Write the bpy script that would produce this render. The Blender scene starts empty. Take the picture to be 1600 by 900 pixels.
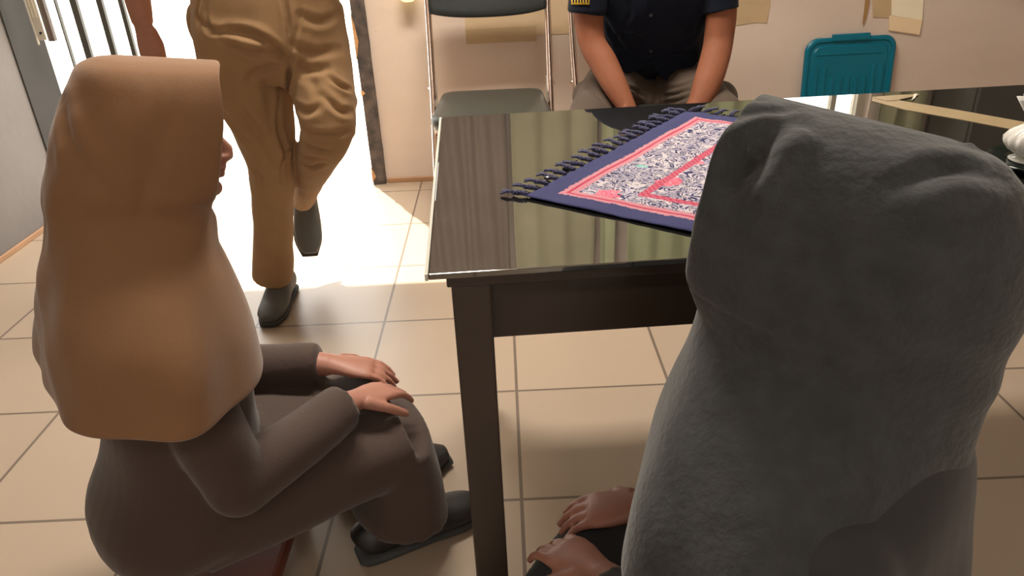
import bpy, bmesh, math, random
import numpy as np
from mathutils import Vector, Matrix, noise
from mathutils.bvhtree import BVHTree
random.seed(7)
SC = bpy.context.scene
COL = SC.collection
R = math.radians

# ------------------------------------------------------------ camera
H, F, PITCH, ROLL = 1.13, 1155.0, R(27.3), R(-2.6)
cam = bpy.data.cameras.new('camera'); camo = bpy.data.objects.new('camera', cam); COL.objects.link(camo)
cam.sensor_fit = 'HORIZONTAL'; cam.sensor_width = 36.0; cam.lens = 36.0 * F / 1600.0
cam.clip_start = 0.02
camo.matrix_world = Matrix.Translation((0, 0, H)) @ Matrix.Rotation(math.pi/2 - PITCH, 4, 'X') @ Matrix.Rotation(ROLL, 4, 'Z')
SC.camera = camo
CR = camo.matrix_world.to_3x3()
cam.dof.use_dof = False

# ------------------------------------------------------------ world, lights, exposure
w = bpy.data.worlds.new('world'); SC.world = w; w.use_nodes = True
bg = w.node_tree.nodes['Background']; bg.inputs[0].default_value = (1.0, 0.975, 0.92, 1); bg.inputs[1].default_value = 4.2
def area(name, loc, rot, sx, sy, e, col=(1, 1, 1), portal=False):
    l = bpy.data.lights.new(name, 'AREA'); l.shape = 'RECTANGLE'; l.size = sx; l.size_y = sy; l.energy = e; l.color = col
    l.cycles.is_portal = portal
    o = bpy.data.objects.new(name, l); o.location = loc; o.rotation_euler = rot; COL.objects.link(o); return o
area('door_portal', (-1.35, 3.50, 1.05), (R(-90), 0, 0), 1.6, 2.1, 1, portal=True)
area('window_portal', (1.42, 3.50, 1.5), (R(-90), 0, 0), 0.5, 1.1, 1, portal=True)
area('front_window_portal', (0.9, -2.62, 1.6), (R(90), 0, 0), 1.2, 1.3, 1, portal=True)
area('ceiling_fill', (-.2, 2.0, 2.72), (0, 0, 0), 1.2, 0.3, 66, (1.0, 0.91, 0.80))  # unseen lamp added overhead to brighten the back of the room
area('ceiling_fill', (-.2, -1.2, 2.72), (0, 0, 0), 1.2, 0.3, 12, (1.0, 0.91, 0.80))  # weaker unseen fill lamp, added behind the camera
sun = bpy.data.lights.new('sun', 'SUN'); sun.energy = 9; sun.angle = R(0.6); sun.color = (1, .93, .8)
so = bpy.data.objects.new('sun', sun); COL.objects.link(so)
so.rotation_euler = Vector((0.30, -0.55, -0.95)).to_track_quat('-Z', 'Y').to_euler()
SC.view_settings.view_transform = 'Standard'; SC.view_settings.look = 'None'
SC.view_settings.gamma = 1; SC.view_settings.use_curve_mapping = False
SC.view_settings.exposure = 0.28

# ------------------------------------------------------------ helpers
def ray(x, y): return CR @ Vector(((x-800)/F, -(y-450)/F, -1))
def PY(x, y, Y): d = ray(x, y); return Vector((0, 0, H)) + d*(Y/d.y)
def PZ(x, y, Z): d = ray(x, y); return Vector((0, 0, H)) + d*((Z-H)/d.z)
def pxm(p):                                     # metres per pixel at a point
    return ((camo.matrix_world.inverted() @ Vector(p)).z * -1) / F
WY = 3.33                                       # back wall face

def mat(name, col, rough=.6, metal=0, spec=.5, sheen=0, bump=0, bscale=60, var=0, vscale=3, coat=0, ior=None, trans=0, col2=None, alpha=None):
    m = bpy.data.materials.new(name); m.use_nodes = True; nt = m.node_tree; b = nt.nodes['Principled BSDF']
    b.inputs['Base Color'].default_value = (*col, 1); b.inputs['Roughness'].default_value = rough
    b.inputs['Metallic'].default_value = metal; b.inputs['Specular IOR Level'].default_value = spec
    b.inputs['Sheen Weight'].default_value = sheen; b.inputs['Coat Weight'].default_value = coat
    b.inputs['Transmission Weight'].default_value = trans
    if ior: b.inputs['IOR'].default_value = ior
    tc = nt.nodes.new('ShaderNodeTexCoord')
    if var or col2:
        n = nt.nodes.new('ShaderNodeTexNoise'); n.inputs['Scale'].default_value = vscale; n.inputs['Detail'].default_value = 5
        nt.links.new(tc.outputs['Object'], n.inputs['Vector'])
        r = nt.nodes.new('ShaderNodeValToRGB'); r.color_ramp.elements[0].position = .3; r.color_ramp.elements[1].position = .7
        c2 = col2 or tuple(min(1, c*(1+var)) for c in col); c1 = col if col2 else tuple(c*(1-var) for c in col)
        r.color_ramp.elements[0].color = (*c1, 1); r.color_ramp.elements[1].color = (*c2, 1)
        nt.links.new(n.outputs['Fac'], r.inputs['Fac']); nt.links.new(r.outputs['Color'], b.inputs['Base Color'])
    if bump:
        n = nt.nodes.new('ShaderNodeTexNoise'); n.inputs['Scale'].default_value = bscale; n.inputs['Detail'].default_value = 6
        nt.links.new(tc.outputs['Object'], n.inputs['Vector'])
        bp = nt.nodes.new('ShaderNodeBump'); bp.inputs['Strength'].default_value = bump; bp.inputs['Distance'].default_value = .01
        nt.links.new(n.outputs['Fac'], bp.inputs['Height']); nt.links.new(bp.outputs['Normal'], b.inputs['Normal'])
    return m

def link(name, me, m=None, parent=None, smooth=False, loc=None):
    o = bpy.data.objects.new(name, me); COL.objects.link(o)
    if m is not None: me.materials.append(m)
    if smooth: me.polygons.foreach_set('use_smooth', [True]*len(me.polygons))
    if parent is not None:
        o.parent = parent; o.matrix_parent_inverse = parent.matrix_basis.inverted()
    return o
def obj(name, bm, m, parent=None, smooth=False):
    bmesh.ops.recalc_face_normals(bm, faces=bm.faces)
    me = bpy.data.meshes.new(name); bm.to_mesh(me); bm.free(); return link(name, me, m, parent, smooth)
def tag(o, label, cat, group=None, kind=None):
    if label: o['label'] = label
    if cat: o['category'] = cat
    if group: o['group'] = group
    if kind: o['kind'] = kind
    return o
def thing(name, loc, label, cat, group=None):
    o = bpy.data.objects.new(name, None); COL.objects.link(o); o.location = loc; o.empty_display_size = .05
    return tag(o, label, cat, group)
def struct(o): o['kind'] = 'structure'; return o
def NB(): return bmesh.new()
def box(bm, a, b, bev=0):
    a, b = Vector(a), Vector(b); c = (a+b)/2; s = b-a
    r = bmesh.ops.create_cube(bm, size=1, matrix=Matrix.Translation(c) @ Matrix.Diagonal((abs(s.x), abs(s.y), abs(s.z), 1)))
    if bev:
        es = {e for v in r['verts'] for e in v.link_edges}
        bmesh.ops.bevel(bm, geom=list(es), offset=bev, segments=3, affect='EDGES', profile=.5)
    return bm
def tube(bm, pts, ref=(1, 0, 0), n=20, sq=2.0, cap=True, hemi=False):
    """pts: (x,y,z,ru,rv); rings across the path, u axis along ref."""
    P = [Vector(p[:3]) for p in pts]; rings = []
    prevu = None
    for i, p in enumerate(pts):
        t = (P[min(i+1, len(P)-1)] - P[max(i-1, 0)]).normalized()
        u = Vector(ref) - Vector(ref).dot(t)*t
        if u.length < .15: u = prevu - prevu.dot(t)*t if prevu else t.orthogonal()
        u.normalize(); prevu = u; v = t.cross(u)
        ru = p[3]; rv = p[4] if len(p) > 4 else p[3]
        ring = []
        for k in range(n):
            a = 2*math.pi*k/n; c, s = math.cos(a), math.sin(a)
            c = math.copysign(abs(c)**(2/sq), c); s = math.copysign(abs(s)**(2/sq), s)
            ring.append(bm.verts.new(P[i] + u*ru*c + v*rv*s))
        rings.append(ring)
    for a, b in zip(rings, rings[1:]):
        for k in range(n): bm.faces.new((a[k], a[(k+1) % n], b[(k+1) % n], b[k]))
    if cap: bm.faces.new(rings[0][::-1]); bm.faces.new(rings[-1])
    return bm
def spline(pts, m=6):
    """Catmull-Rom through tuples of any length."""
    M_ = max(len(p) for p in pts); A = [np.array(tuple(p) + (p[-1],)*(M_-len(p)), float) for p in pts]; A = [2*A[0]-A[1]] + A + [2*A[-1]-A[-2]]; out = []
    for i in range(1, len(A)-2):
        for k in range(m):
            t = k/m; a, b, c, d = A[i-1:i+3]
            out.append(tuple(.5*((2*b)+(-a+c)*t+(2*a-5*b+4*c-d)*t*t+(-a+3*b-3*c+d)*t**3)))
    out.append(tuple(A[-2])); return out
def ball(bm, c, r, seg=20):
    if not hasattr(r, '__len__'): r = (r, r, r)
    bmesh.ops.create_uvsphere(bm, u_segments=seg, v_segments=seg*2//3, radius=1, matrix=Matrix.Translation(Vector(c)) @ Matrix.Diagonal((*r, 1)))
def lathe(bm, prof, c=(0, 0, 0), n=32, wob=None):
    rings = []
    for r, z in prof:
        rings.append([bm.verts.new((c[0]+r*(1+(wob(k/n, r, z) if wob else 0))*math.cos(2*math.pi*k/n), c[1]+r*(1+(wob(k/n, r, z) if wob else 0))*math.sin(2*math.pi*k/n), c[2]+z)) for k in range(n)])
    for a, b in zip(rings, rings[1:]):
        for k in range(n): bm.faces.new((a[k], a[(k+1) % n], b[(k+1) % n], b[k]))
    if prof[0][0] > 1e-4: bm.faces.new(rings[0][::-1])
    if prof[-1][0] > 1e-4: bm.faces.new(rings[-1])
def fuse(name, bm, m, parent=None, voxel=.006, smooth=4, sub=0):
    """voxel-remesh everything in bm to ONE continuous skin"""
    bmesh.ops.triangulate(bm, faces=bm.faces)
    bmesh.ops.recalc_face_normals(bm, faces=bm.faces)
    me = bpy.data.meshes.new('tmp'); bm.to_mesh(me); bm.free()
    o = bpy.data.objects.new('tmp', me); COL.objects.link(o)
    r = o.modifiers.new('r', 'REMESH'); r.mode = 'VOXEL'; r.voxel_size = voxel
    if smooth:
        s = o.modifiers.new('s', 'SMOOTH'); s.iterations = smooth; s.factor = .5
    dg = bpy.context.evaluated_depsgraph_get()
    me2 = bpy.data.meshes.new_from_object(o.evaluated_get(dg)); me2.name = name
    bpy.data.objects.remove(o); bpy.data.meshes.remove(me)
    return link(name, me2, m, parent, True)
def getco(o):
    me = o.data; n = len(me.vertices); a = np.empty(n*3); me.vertices.foreach_get('co', a)
    b = np.empty(n*3); me.vertices.foreach_get('normal', b); return a.reshape(-1, 3), b.reshape(-1, 3)
def setco(o, a): o.data.vertices.foreach_set('co', a.ravel()); o.data.update()
def crease(o, strokes, world=None):
    """strokes: (pixel polyline, width m, depth m); pressed into (or raised from) the visible surface as real relief"""
    bpy.context.view_layer.update()
    mw = o.matrix_world; inv = mw.inverted()
    a, nrm = getco(o); me = o.data
    bvh = BVHTree.FromPolygons([Vector(v) for v in a], [p.vertices[:] for p in me.polygons])
    org = inv @ Vector((0, 0, H)); disp = np.zeros(len(a))
    for px, wd, dp in strokes:
        pts = []
        q = spline([tuple(map(float, p)) for p in px], 6) if len(px) > 2 else [tuple(np.array(px[0])*(1-t)+np.array(px[1])*t) for t in np.linspace(0, 1, 8)]
        for (x, y) in q:
            h = bvh.ray_cast(org, inv.to_3x3() @ ray(x, y))
            if h[0] is not None: pts.append(np.array(h[0]))
        if len(pts) < 2: continue
        best = np.full(len(a), 9.); tt = np.zeros(len(a))
        for i in range(len(pts)-1):
            p, d = pts[i], pts[i+1]-pts[i]; L = d@d
            if L < 1e-10: continue
            t = np.clip(((a-p)@d)/L, 0, 1); dist = np.linalg.norm(a-(p+t[:, None]*d), axis=1)
            k = dist < best; best[k] = dist[k]; tt[k] = (i+t[k])/(len(pts)-1)
        fade = np.clip(np.sin(np.pi*np.clip(tt, .04, .96))**.5, 0, 1)
        disp += -dp*fade*(np.exp(-(best/wd)**2) - .45*np.exp(-((best-1.9*wd)/wd)**2))
    a += nrm*disp[:, None]; setco(o, a)
def ripple(o, amp, scale, stretch=(1, 1, 1)):
    a, nrm = getco(o)
    d = np.array([noise.noise(Vector((v[0]*scale*stretch[0], v[1]*scale*stretch[1], v[2]*scale*stretch[2]))) for v in a])
    a += nrm*(amp*d)[:, None]; setco(o, a)

# ------------------------------------------------------------ body building
def hand(bm, wrist, d, pn, side=1, curl=.5, s=1.0, spread=.06, thumb=1.0):
    """palm + five fingers; d: hand direction, pn: palm normal, thumb leaves the side (side * d x pn)"""
    d = Vector(d).normalized(); pn = Vector(pn); pn = (pn - pn.dot(d)*d).normalized(); sd = d.cross(pn)*side
    W = Vector(wrist)
    pal = [(-.030, .029, .023), (-.012, .028, .021), (0, .027, .019), (.02, .030, .017), (.05, .038, .0145), (.078, .040, .012), (.09, .036, .009)]
    tube(bm, [(*(W+d*a*s), u*s, v*s) for a, u, v in pal], ref=sd, n=20)
    for off, L, r in ((.029, .068, .0088), (.010, .078, .0092), (-.010, .072, .0088), (-.029, .056, .0078)):
        base = W + d*.078*s + sd*off*s; ang = 0; p = base.copy(); pts = [(*(p - d*.02*s), r*s*1.05), (*p, r*s*1.05)]
        for k, fr in enumerate((.42, .32, .26)):
            ang += curl*(.55, 1.0, .7)[k]
            dd = (d*math.cos(ang) + pn*math.sin(ang) + sd*off*spread*20*.5).normalized()
            for h in (.5, 1.0):
                pts.append((*(p + dd*L*fr*s*h), r*s*(1-.06*(k*2+h*2))*(1.03 if h == 1 and k < 2 else 1)))
            p = p + dd*L*fr*s
        tube(bm, pts, ref=sd, n=12); ball(bm, p, r*s*.76, 10)
    b = W + d*.018*s + sd*.024*s; td = (d*.72 + sd*.62*thumb + pn*.25).normalized(); t2 = (d*.9 + sd*.18*(thumb*2-1) + pn*.35*(1+curl)*thumb).normalized()
    p1 = b + td*.040*s; p2 = p1 + t2*.030*s; p3 = p2 + t2*.024*s
    tube(bm, [(*b, .014*s), (*(b+td*.02*s), .0125*s), (*p1, .0108*s), (*p2, .0100*s), (*p3, .0082*s)], ref=pn, n=12); ball(bm, p3, .0080*s, 10)
def head(bm, c, yaw, pitch=0, s=1.0, ears=True, roll=0):
    """c: centre of skull; faces local +X turned by yaw about Z, pitch up"""
    M = Matrix.Translation(Vector(c)) @ Matrix.Rotation(yaw, 4, 'Z') @ Matrix.Rotation(-pitch, 4, 'Y') @ Matrix.Scale(s, 4)
    t = bmesh.new()
    ball(t, (-.012, 0, .028), (.094, .074, .088), 28)           # cranium
    ball(t, (.030, 0, -.030), (.056, .060, .076), 24)           # mid face
    tube(t, [(-.005, 0, -.035, .052, .05), (.030, 0, -.068, .046, .040), (.056, 0, -.086, .028, .024), (.066, 0, -.090, .016, .015)], ref=(0, 1, 0), n=20)   # jaw, chin
    ball(t, (.070, 0, -.088), (.016, .020, .014), 14)
    ball(t, (.066, .026, .018), (.020, .026, .010), 14); ball(t, (.066, -.026, .018), (.020, .026, .010), 14)   # brow
    tube(t, [(.078, 0, .008, .007, .008), (.090, 0, -.012, .009, .010), (.101, 0, -.028, .011, .011), (.103, 0, -.036, .012, .009), (.085, 0, -.044, .012, .008)], ref=(0, 1, 0), n=14)
    for q in (-1, 1):
        ball(t, (.092, .012*q, -.037), (.011, .008, .007), 10)   # nostril wings
        ball(t, (.055, .035*q, -.030), (.022, .020, .020), 14)   # cheek
        ball(t, (.068, .030*q, .000), (.012, .017, .013), 14)    # lid
        if ears:
            tube(t, [(-.010, .074*q, .018, .008, .018), (-.014, .086*q, .012, .006, .028), (-.012, .088*q, -.008, .006, .022), (-.004, .078*q, -.022, .006, .010)], ref=(0, 1, 0), n=12)
    ball(t, (.087, 0, -.054), (.010, .022, .0055), 14)          # lips
    ball(t, (.084, 0, -.065), (.010, .019, .0060), 14)
    bmesh.ops.transform(t, matrix=M, verts=t.verts)
    me = bpy.data.meshes.new('t'); t.to_mesh(me); t.free(); bm.from_mesh(me); bpy.data.meshes.remove(me)
    return M
def eyes(M, parent, mw):
    for q in (-1, 1):
        b = NB(); bmesh.ops.create_uvsphere(b, u_segments=16, v_segments=10, radius=.0105, matrix=M @ Matrix.Translation((.0700, .030*q, .0005)))
        obj('eye', b, mw, parent, True)
def limb(bm, pts, ref=(1, 0, 0)): tube(bm, spline([tuple(p) for p in pts], 4), ref=ref, n=18)

# ------------------------------------------------------------ materials
def wall_material():
    m = mat('painted plaster', (.53, .395, .30), .75, bump=.15, bscale=25)
    nt = m.node_tree; b = nt.nodes['Principled BSDF']; tc = nt.nodes['Texture Coordinate']
    n1 = nt.nodes.new('ShaderNodeTexNoise'); n1.inputs['Scale'].default_value = 1.6; n1.inputs['Detail'].default_value = 6
    n2 = nt.nodes.new('ShaderNodeTexNoise'); n2.inputs['Scale'].default_value = 9; n2.inputs['Detail'].default_value = 8; n2.inputs['Roughness'].default_value = .7
    mp = nt.nodes.new('ShaderNodeMapping'); mp.inputs['Scale'].default_value = (1, 1, 2.2)
    nt.links.new(tc.outputs['Object'], mp.inputs[0])
    for n in (n1, n2): nt.links.new(mp.outputs[0], n.inputs['Vector'])
    r1 = nt.nodes.new('ShaderNodeValToRGB'); r1.color_ramp.elements[0].position = .3; r1.color_ramp.elements[1].position = .75
    r1.color_ramp.elements[0].color = (.62, .50, .415, 1); r1.color_ramp.elements[1].color = (.70, .575, .485, 1)
    r2 = nt.nodes.new('ShaderNodeValToRGB'); r2.color_ramp.elements[0].position = .25; r2.color_ramp.elements[1].position = .33
    r2.color_ramp.elements[0].color = (.62, .58, .52, 1); r2.color_ramp.elements[1].color = (1, 1, 1, 1)
    mx = nt.nodes.new('ShaderNodeMix'); mx.data_type = 'RGBA'; mx.blend_type = 'MULTIPLY'; mx.inputs[0].default_value = .8
    nt.links.new(n1.outputs['Fac'], r1.inputs['Fac']); nt.links.new(n2.outputs['Fac'], r2.inputs['Fac'])
    nt.links.new(r1.outputs['Color'], mx.inputs[6]); nt.links.new(r2.outputs['Color'], mx.inputs[7]); nt.links.new(mx.outputs[2], b.inputs['Base Color'])
    return m
M_wall = wall_material()
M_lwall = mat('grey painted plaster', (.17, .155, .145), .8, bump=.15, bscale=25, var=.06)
M_ceil = mat('ceiling paint', (.75, .70, .62), .8)
def tile_material():
    m = mat('floor tile', (.4, .3, .22), .35); nt = m.node_tree; b = nt.nodes['Principled BSDF']; tc = nt.nodes['Texture Coordinate']
    br = nt.nodes.new('ShaderNodeTexBrick'); br.offset = 0; br.inputs['Scale'].default_value = 1
    br.inputs['Brick Width'].default_value = .4; br.inputs['Row Height'].default_value = .4; br.inputs['Mortar Size'].default_value = .004
    br.inputs['Color1'].default_value = (.40, .31, .23, 1); br.inputs['Color2'].default_value = (.44, .34, .25, 1); br.inputs['Mortar'].default_value = (.16, .12, .09, 1)
    nt.links.new(tc.outputs['Object'], br.inputs['Vector']); nt.links.new(br.outputs['Color'], b.inputs['Base Color']); return m
M_floor = tile_material()
M_skirt = mat('brown skirting tile', (.40, .22, .11), .5, var=.15)
M_jamb = mat('weathered dark door timber', (.045, .038, .036), .7, bump=.5, bscale=40, col2=(.15, .11, .09), vscale=22)
M_bare = mat('bare splintered wood', (.55, .30, .13), .8, var=.3, vscale=30)
M_gate = mat('dark grey gate steel', (.040, .037, .034), .9, var=.12)
M_bar = mat('dark olive gate bar', (.05, .046, .036), .6)
M_bolt = mat('pale zinc', (.50, .46, .38), .5, metal=.3)
M_conc = mat('outdoor concrete', (.80, .78, .73), .9, bump=.2, bscale=12)
M_frame = mat('window frame paint', (.55, .50, .38), .5)
M_glass = mat('window glass', (1, 1, 1), .0, trans=1, ior=1.1)
M_chrome = mat('worn chrome tube', (.80, .66, .58), .22, metal=1)
M_vinyl = mat('black vinyl', (.022, .026, .026), .38, bump=.08, bscale=120)
M_seat = mat('dark olive vinyl seat', (.045, .048, .040), .45, bump=.08, bscale=120)
M_dark = mat('dark plastic', (.02, .02, .02), .5)
M_shell = mat('cream seat underside', (.55, .50, .40), .5)
M_khaki = mat('khaki drill cotton', (.33, .195, .092), .9, sheen=.06, bump=.12, bscale=350, var=.06, vscale=14)
M_khaki2 = mat('khaki shirt cotton', (.40, .25, .12), .85, sheen=.2, bump=.12, bscale=350)
M_skin = mat('brown skin', (.26, .096, .050), .68, spec=.25, var=.08, vscale=12, bump=.05, bscale=200)
M_skin.node_tree.nodes['Principled BSDF'].inputs['Subsurface Weight'].default_value = .12
M_skin.node_tree.nodes['Principled BSDF'].inputs['Subsurface Radius'].default_value = (.02, .006, .003)
M_skin3 = mat('warm brown skin', (.42, .20, .13), .65, spec=.25, var=.06, vscale=12)
M_skin2 = mat('rosy brown skin', (.40, .18, .125), .5, var=.08, vscale=12)
M_hair = mat('black hair', (.012, .010, .009), .45, bump=.5, bscale=180)
M_eye = mat('eye', (.06, .045, .035), .25)
M_navy = mat('navy cotton shirt', (.005, .008, .018), .9, spec=.2, sheen=.03, bump=.15, bscale=300)
M_btn = mat('navy button', (.03, .035, .045), .35)
M_yel = mat('yellow embroidery', (.75, .50, .05), .8, bump=.5, bscale=300)
M_trou = mat('grey brown trousers', (.080, .055, .038), .9, sheen=.04, bump=.12, bscale=350)
M_belt = mat('black leather', (.015, .013, .012), .45)
M_shoe = mat('grey shoe', (.10, .10, .095), .6)
M_sole = mat('rubber sole', (.05, .05, .05), .8)
M_hij = mat('brown jersey hijab', (.235, .115, .048), .85, sheen=.25, bump=.06, bscale=220, var=.05, vscale=5)
M_dress = mat('dark brown dress', (.060, .036, .026), .85, sheen=.2, bump=.1, bscale=200)
M_felt = mat('charcoal felted hijab', (.041, .043, .043), .95, sheen=.22, bump=.25, bscale=110, var=.20, vscale=38)
M_gdress = mat('black dress', (.03, .029, .03), .9, sheen=.2)
M_teal = mat('teal plastic', (.001, .135, .205), .38, spec=.3, var=.06, vscale=6)
M_tabletop = mat('black glass tabletop', (.012, .011, .009), .015, spec=1.0, ior=2.0)
M_edge = mat('pale bevelled glass edge', (.62, .62, .55), .2)
M_tleg = mat('dark table timber', (.05, .035, .025), .5, var=.2)
M_tape = mat('brown parcel tape', (.33, .245, .135), .45, var=.08, vscale=20, bump=.1, bscale=30)
M_tapew = mat('buff masking tape', (.52, .375, .215), .7, var=.06, vscale=12)
M_tapel = mat('pale masking tape', (.60, .44, .27), .7, var=.05, vscale=12)
M_card = mat('cream card', (.90, .80, .60), .7)
M_cardt = mat('card tape', (.86, .66, .42), .6)
M_rust = mat('torn brown tape', (.36, .20, .07), .7)
M_crys = mat('frosted cut glass', (.86, .84, .78), .22, trans=.35, ior=1.45)
M_tray = mat('black glossy tray', (.006, .012, .010), .12)
M_stool = mat('red brown plastic stool', (.18, .05, .03), .5)

# ------------------------------------------------------------ setting
X0, X1, Y0, ZC = -1.95, 3.1, -2.5, 2.75
DX0, DX1, DZ = -2.45, -.605, 2.12                       # doorway
WX0, WX1, WZ0, WZ1 = 1.20, 1.66, .98, 2.05              # window beside the curtains
T = .16
b = NB(); box(b, (X0-T, Y0-T, -.12), (X1+T, WY+T, 0)); struct(obj('floor', b, M_floor))
b = NB(); box(b, (X0-T, Y0-T, ZC), (X1+T, WY+T, ZC+.1)); struct(obj('ceiling', b, M_ceil))
b = NB()
box(b, (X0-T, WY, DZ), (X1+T, WY+T, ZC)); box(b, (DX1, WY, 0), (WX0, WY+T, DZ))
box(b, (WX0, WY, 0), (WX1, WY+T, WZ0)); box(b, (WX0, WY, WZ1), (WX1, WY+T, DZ)); box(b, (WX1, WY, 0), (X1+T, WY+T, DZ))
struct(obj('wall_back', b, M_wall))
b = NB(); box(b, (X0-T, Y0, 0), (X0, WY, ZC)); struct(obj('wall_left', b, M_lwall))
b = NB(); box(b, (X1, Y0, 0), (X1+T, WY, ZC)); struct(obj('wall_right', b, M_wall))
b = NB()                                                # wall behind the photographer with its wide window
box(b, (X0-T, Y0-T, 0), (.3, Y0, ZC)); box(b, (1.5, Y0-T, 0), (X1+T, Y0, ZC)); box(b, (.3, Y0-T, 0), (1.5, Y0, .95)); box(b, (.3, Y0-T, 2.25), (1.5, Y0, ZC))
struct(obj('wall_front', b, M_wall))
def window(name, x0, x1, z0, z1, y, muls):
    root = bpy.data.objects.new(name, None); COL.objects.link(root); root.location = ((x0+x1)/2, y, z0); struct(root)
    b = NB(); fw = .035
    for (p, q) in (((x0, z0), (x0+fw, z1)), ((x1-fw, z0), (x1, z1)), ((x0+fw, z0), (x1-fw, z0+fw)), ((x0+fw, z1-fw), (x1-fw, z1))):
        box(b, (p[0], y-.03, p[1]), (q[0], y+.03, q[1]))
    for mx in muls: box(b, (mx-.011, y-.02, z0+fw), (mx+.011, y+.02, z1-fw))
    obj('window_frame', b, M_frame, root)
    b = NB(); box(b, (x0+fw, y-.003, z0+fw), (x1-fw, y+.003, z1-fw)); obj('pane', b, M_glass, root)
window('window_1', WX0, WX1, WZ0, WZ1, WY+.08, (1.52,))
window('window_2', .3, 1.5, .95, 2.25, Y0-.08, (.9,))
b = NB(); box(b, (DX1+.045, WY-.010, 0), (X1, WY, .022), .003); struct(obj('baseboard_back', b, M_skirt))
b = NB(); box(b, (X0, Y0, 0), (X0+.010, WY-.26, .022), .003); struct(obj('baseboard_left', b, M_skirt))
# door frame: weathered dark post with a ragged edge of bare wood
b = NB(); n = 40; ring = []
for i in range(n+1):
    z = DZ*i/n; j = .0035*noise.noise(Vector((z*23, 0, 0))); x0 = DX1-.018+.003*noise.noise(Vector((z*31, 4, 0))); x1 = DX1+.040+j
    ring.append([b.verts.new(p) for p in ((x0, WY-.028, z), (x1, WY-.022, z), (x1, WY+.01, z), (x0, WY+.01, z))])
for p, q in zip(ring, ring[1:]):
    for k in range(4): b.faces.new((p[k], p[(k+1) % 4], q[(k+1) % 4], q[k]))
b.faces.new(ring[0]); b.faces.new(ring[-1])
box(b, (X0+.001, WY-.025, DZ-.05), (DX1+.04, WY+.01, DZ))
fr = struct(obj('trim_1', b, M_jamb))
def plate(bm, pts, y0, th):
    """flat outline (x,z) list extruded along Y"""
    f = [bm.verts.new((x, y0, z)) for x, z in pts]; g = [bm.verts.new((x, y0+th, z)) for x, z in pts]
    bm.faces.new(f); bm.faces.new(g[::-1])
    for i in range(len(f)): k = (i+1) % len(f); bm.faces.new((f[i], g[i], g[k], f[k]))
for i, (px, hz) in enumerate((((553, 20), (562, 95)), ((588, 262), (583, 285)), ((572, 140), (577, 150)))):
    a, c = PY(*px, WY-.03), PY(*hz, WY-.03)
    b = NB(); plate(b, [(DX1-.020, a.z), (DX1-.008, (a.z*2+c.z)/3), (DX1-.002, (a.z+c.z*1.5)/2.5), (DX1-.020, c.z)], WY-.034, .008)
    o = obj('bare_wood', b, M_bare, fr); o['label'] = 'bare orange wood where the dark paint is torn off'
b = NB(); box(b, (-6, WY+T, -.12), (8, 14, -.005)); struct(obj('ground', b, M_conc))

# steel gate pushed aside at the left of the doorway
g = thing('folding_gate', (-1.85, WY, 0), 'dark grey steel folding gate with upright bars against the bright doorway', 'gate')
b = NB(); box(b, (X0+.002, WY-.235, .004), (X0+.007, WY-.002, 2.05), .002); o = obj('gate_leaf', b, M_gate, g)
for xt, xb, hw in (((88, 0), (116, 105), .003), ((115, 0), (141, 92), .0135), ((156, 0), (178, 84), .0115), ((189, 0), (204, 60), .009)):
    c = PY((xt[0]+xb[0])/2, (xt[1]+xb[1])/2, WY+.05)
    b = NB(); box(b, (c.x-hw, WY+.04, .004), (c.x+hw, WY+.06, DZ-.002)); obj('bar', b, M_bar, g)
b = NB(); box(b, (X0-.1, WY+.035, DZ-.06), (DX1-.05, WY+.065, DZ-.004)); obj('top_rail', b, M_bar, g)
LY = 3.16; p = PY(86, 64, LY); p2 = PY(75, 62, LY-.02)
b = NB(); box(b, (p.x-.020, LY-.012, p.z), (p.x+.006, LY+.012, 1.35), .003); obj('latch_channel', b, mat('brown painted steel', (.085, .062, .050), .6), g)
b = NB(); box(b, (p2.x-.034, LY-.030, p2.z), (p2.x, LY-.022, 1.3), .002); s = obj('latch_plate', b, M_bolt, g)
b = NB(); bmesh.ops.create_cone(b, segments=16, radius1=.005, radius2=.005, depth=.004, cap_ends=True, matrix=Matrix.Translation((p2.x-.014, LY-.031, p2.z+.028)) @ Matrix.Rotation(math.pi/2, 4, 'X')); obj('hole', b, M_dark, s)
for dx in (-.024, -.010): b = NB(); box(b, (p2.x+dx-.002, LY-.034, p2.z+.085), (p2.x+dx+.002, LY-.030, 1.25)); obj('ridge', b, M_frame, s)
p3 = PY(62, 70, LY-.02)
b = NB(); tube(b, [(p3.x-.003, LY-.02, p3.z, .004), (p3.x-.003, LY-.02, 1.3, .004)]); obj('draw_rod', b, mat('white rod', (.8, .78, .72), .4), g, True)
b = NB(); box(b, (X0+.012, LY-.02, 1.2), (p.x, LY+.02, 1.24), .003); obj('latch_bracket', b, M_bolt, g)

# ------------------------------------------------------------ curtains and cupboard above the photo's upper edge (seen in the glass)
def curtain(x0, x1, col, label, amp=.012, waves=7):
    b = NB(); N = 90; rings = []
    for j in range(13):
        z = .93+(2.12-.93)*j/12; row = []
        for i in range(N+1):
            t = i/N; y = WY-.065+amp*math.sin(t*waves*2*math.pi+.5*math.sin(z*2))*(1-.35*j/12)
            row.append(b.verts.new((x0+(x1-x0)*t+.006*math.sin(t*17+z*3), y, z)))
        rings.append(row)
    for r0, r1 in zip(rings, rings[1:]):
        for i in range(N): b.faces.new((r0[i], r0[i+1], r1[i+1], r1[i]))
    me = bpy.data.meshes.new('curtain'); b.to_mesh(me); b.free()
    o = link('curtain', me, mat(label, col, .9, sheen=.2, var=.1, vscale=4), None, True)
    s = o.modifiers.new('s', 'SOLIDIFY'); s.thickness = .003; s.offset = 0
    return tag(o, label, 'curtain', 'curtains on the back wall')
curtain(-.50, .00, (.27, .21, .17), 'dusky brown curtain mirrored at the left end of the glass table')
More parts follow.
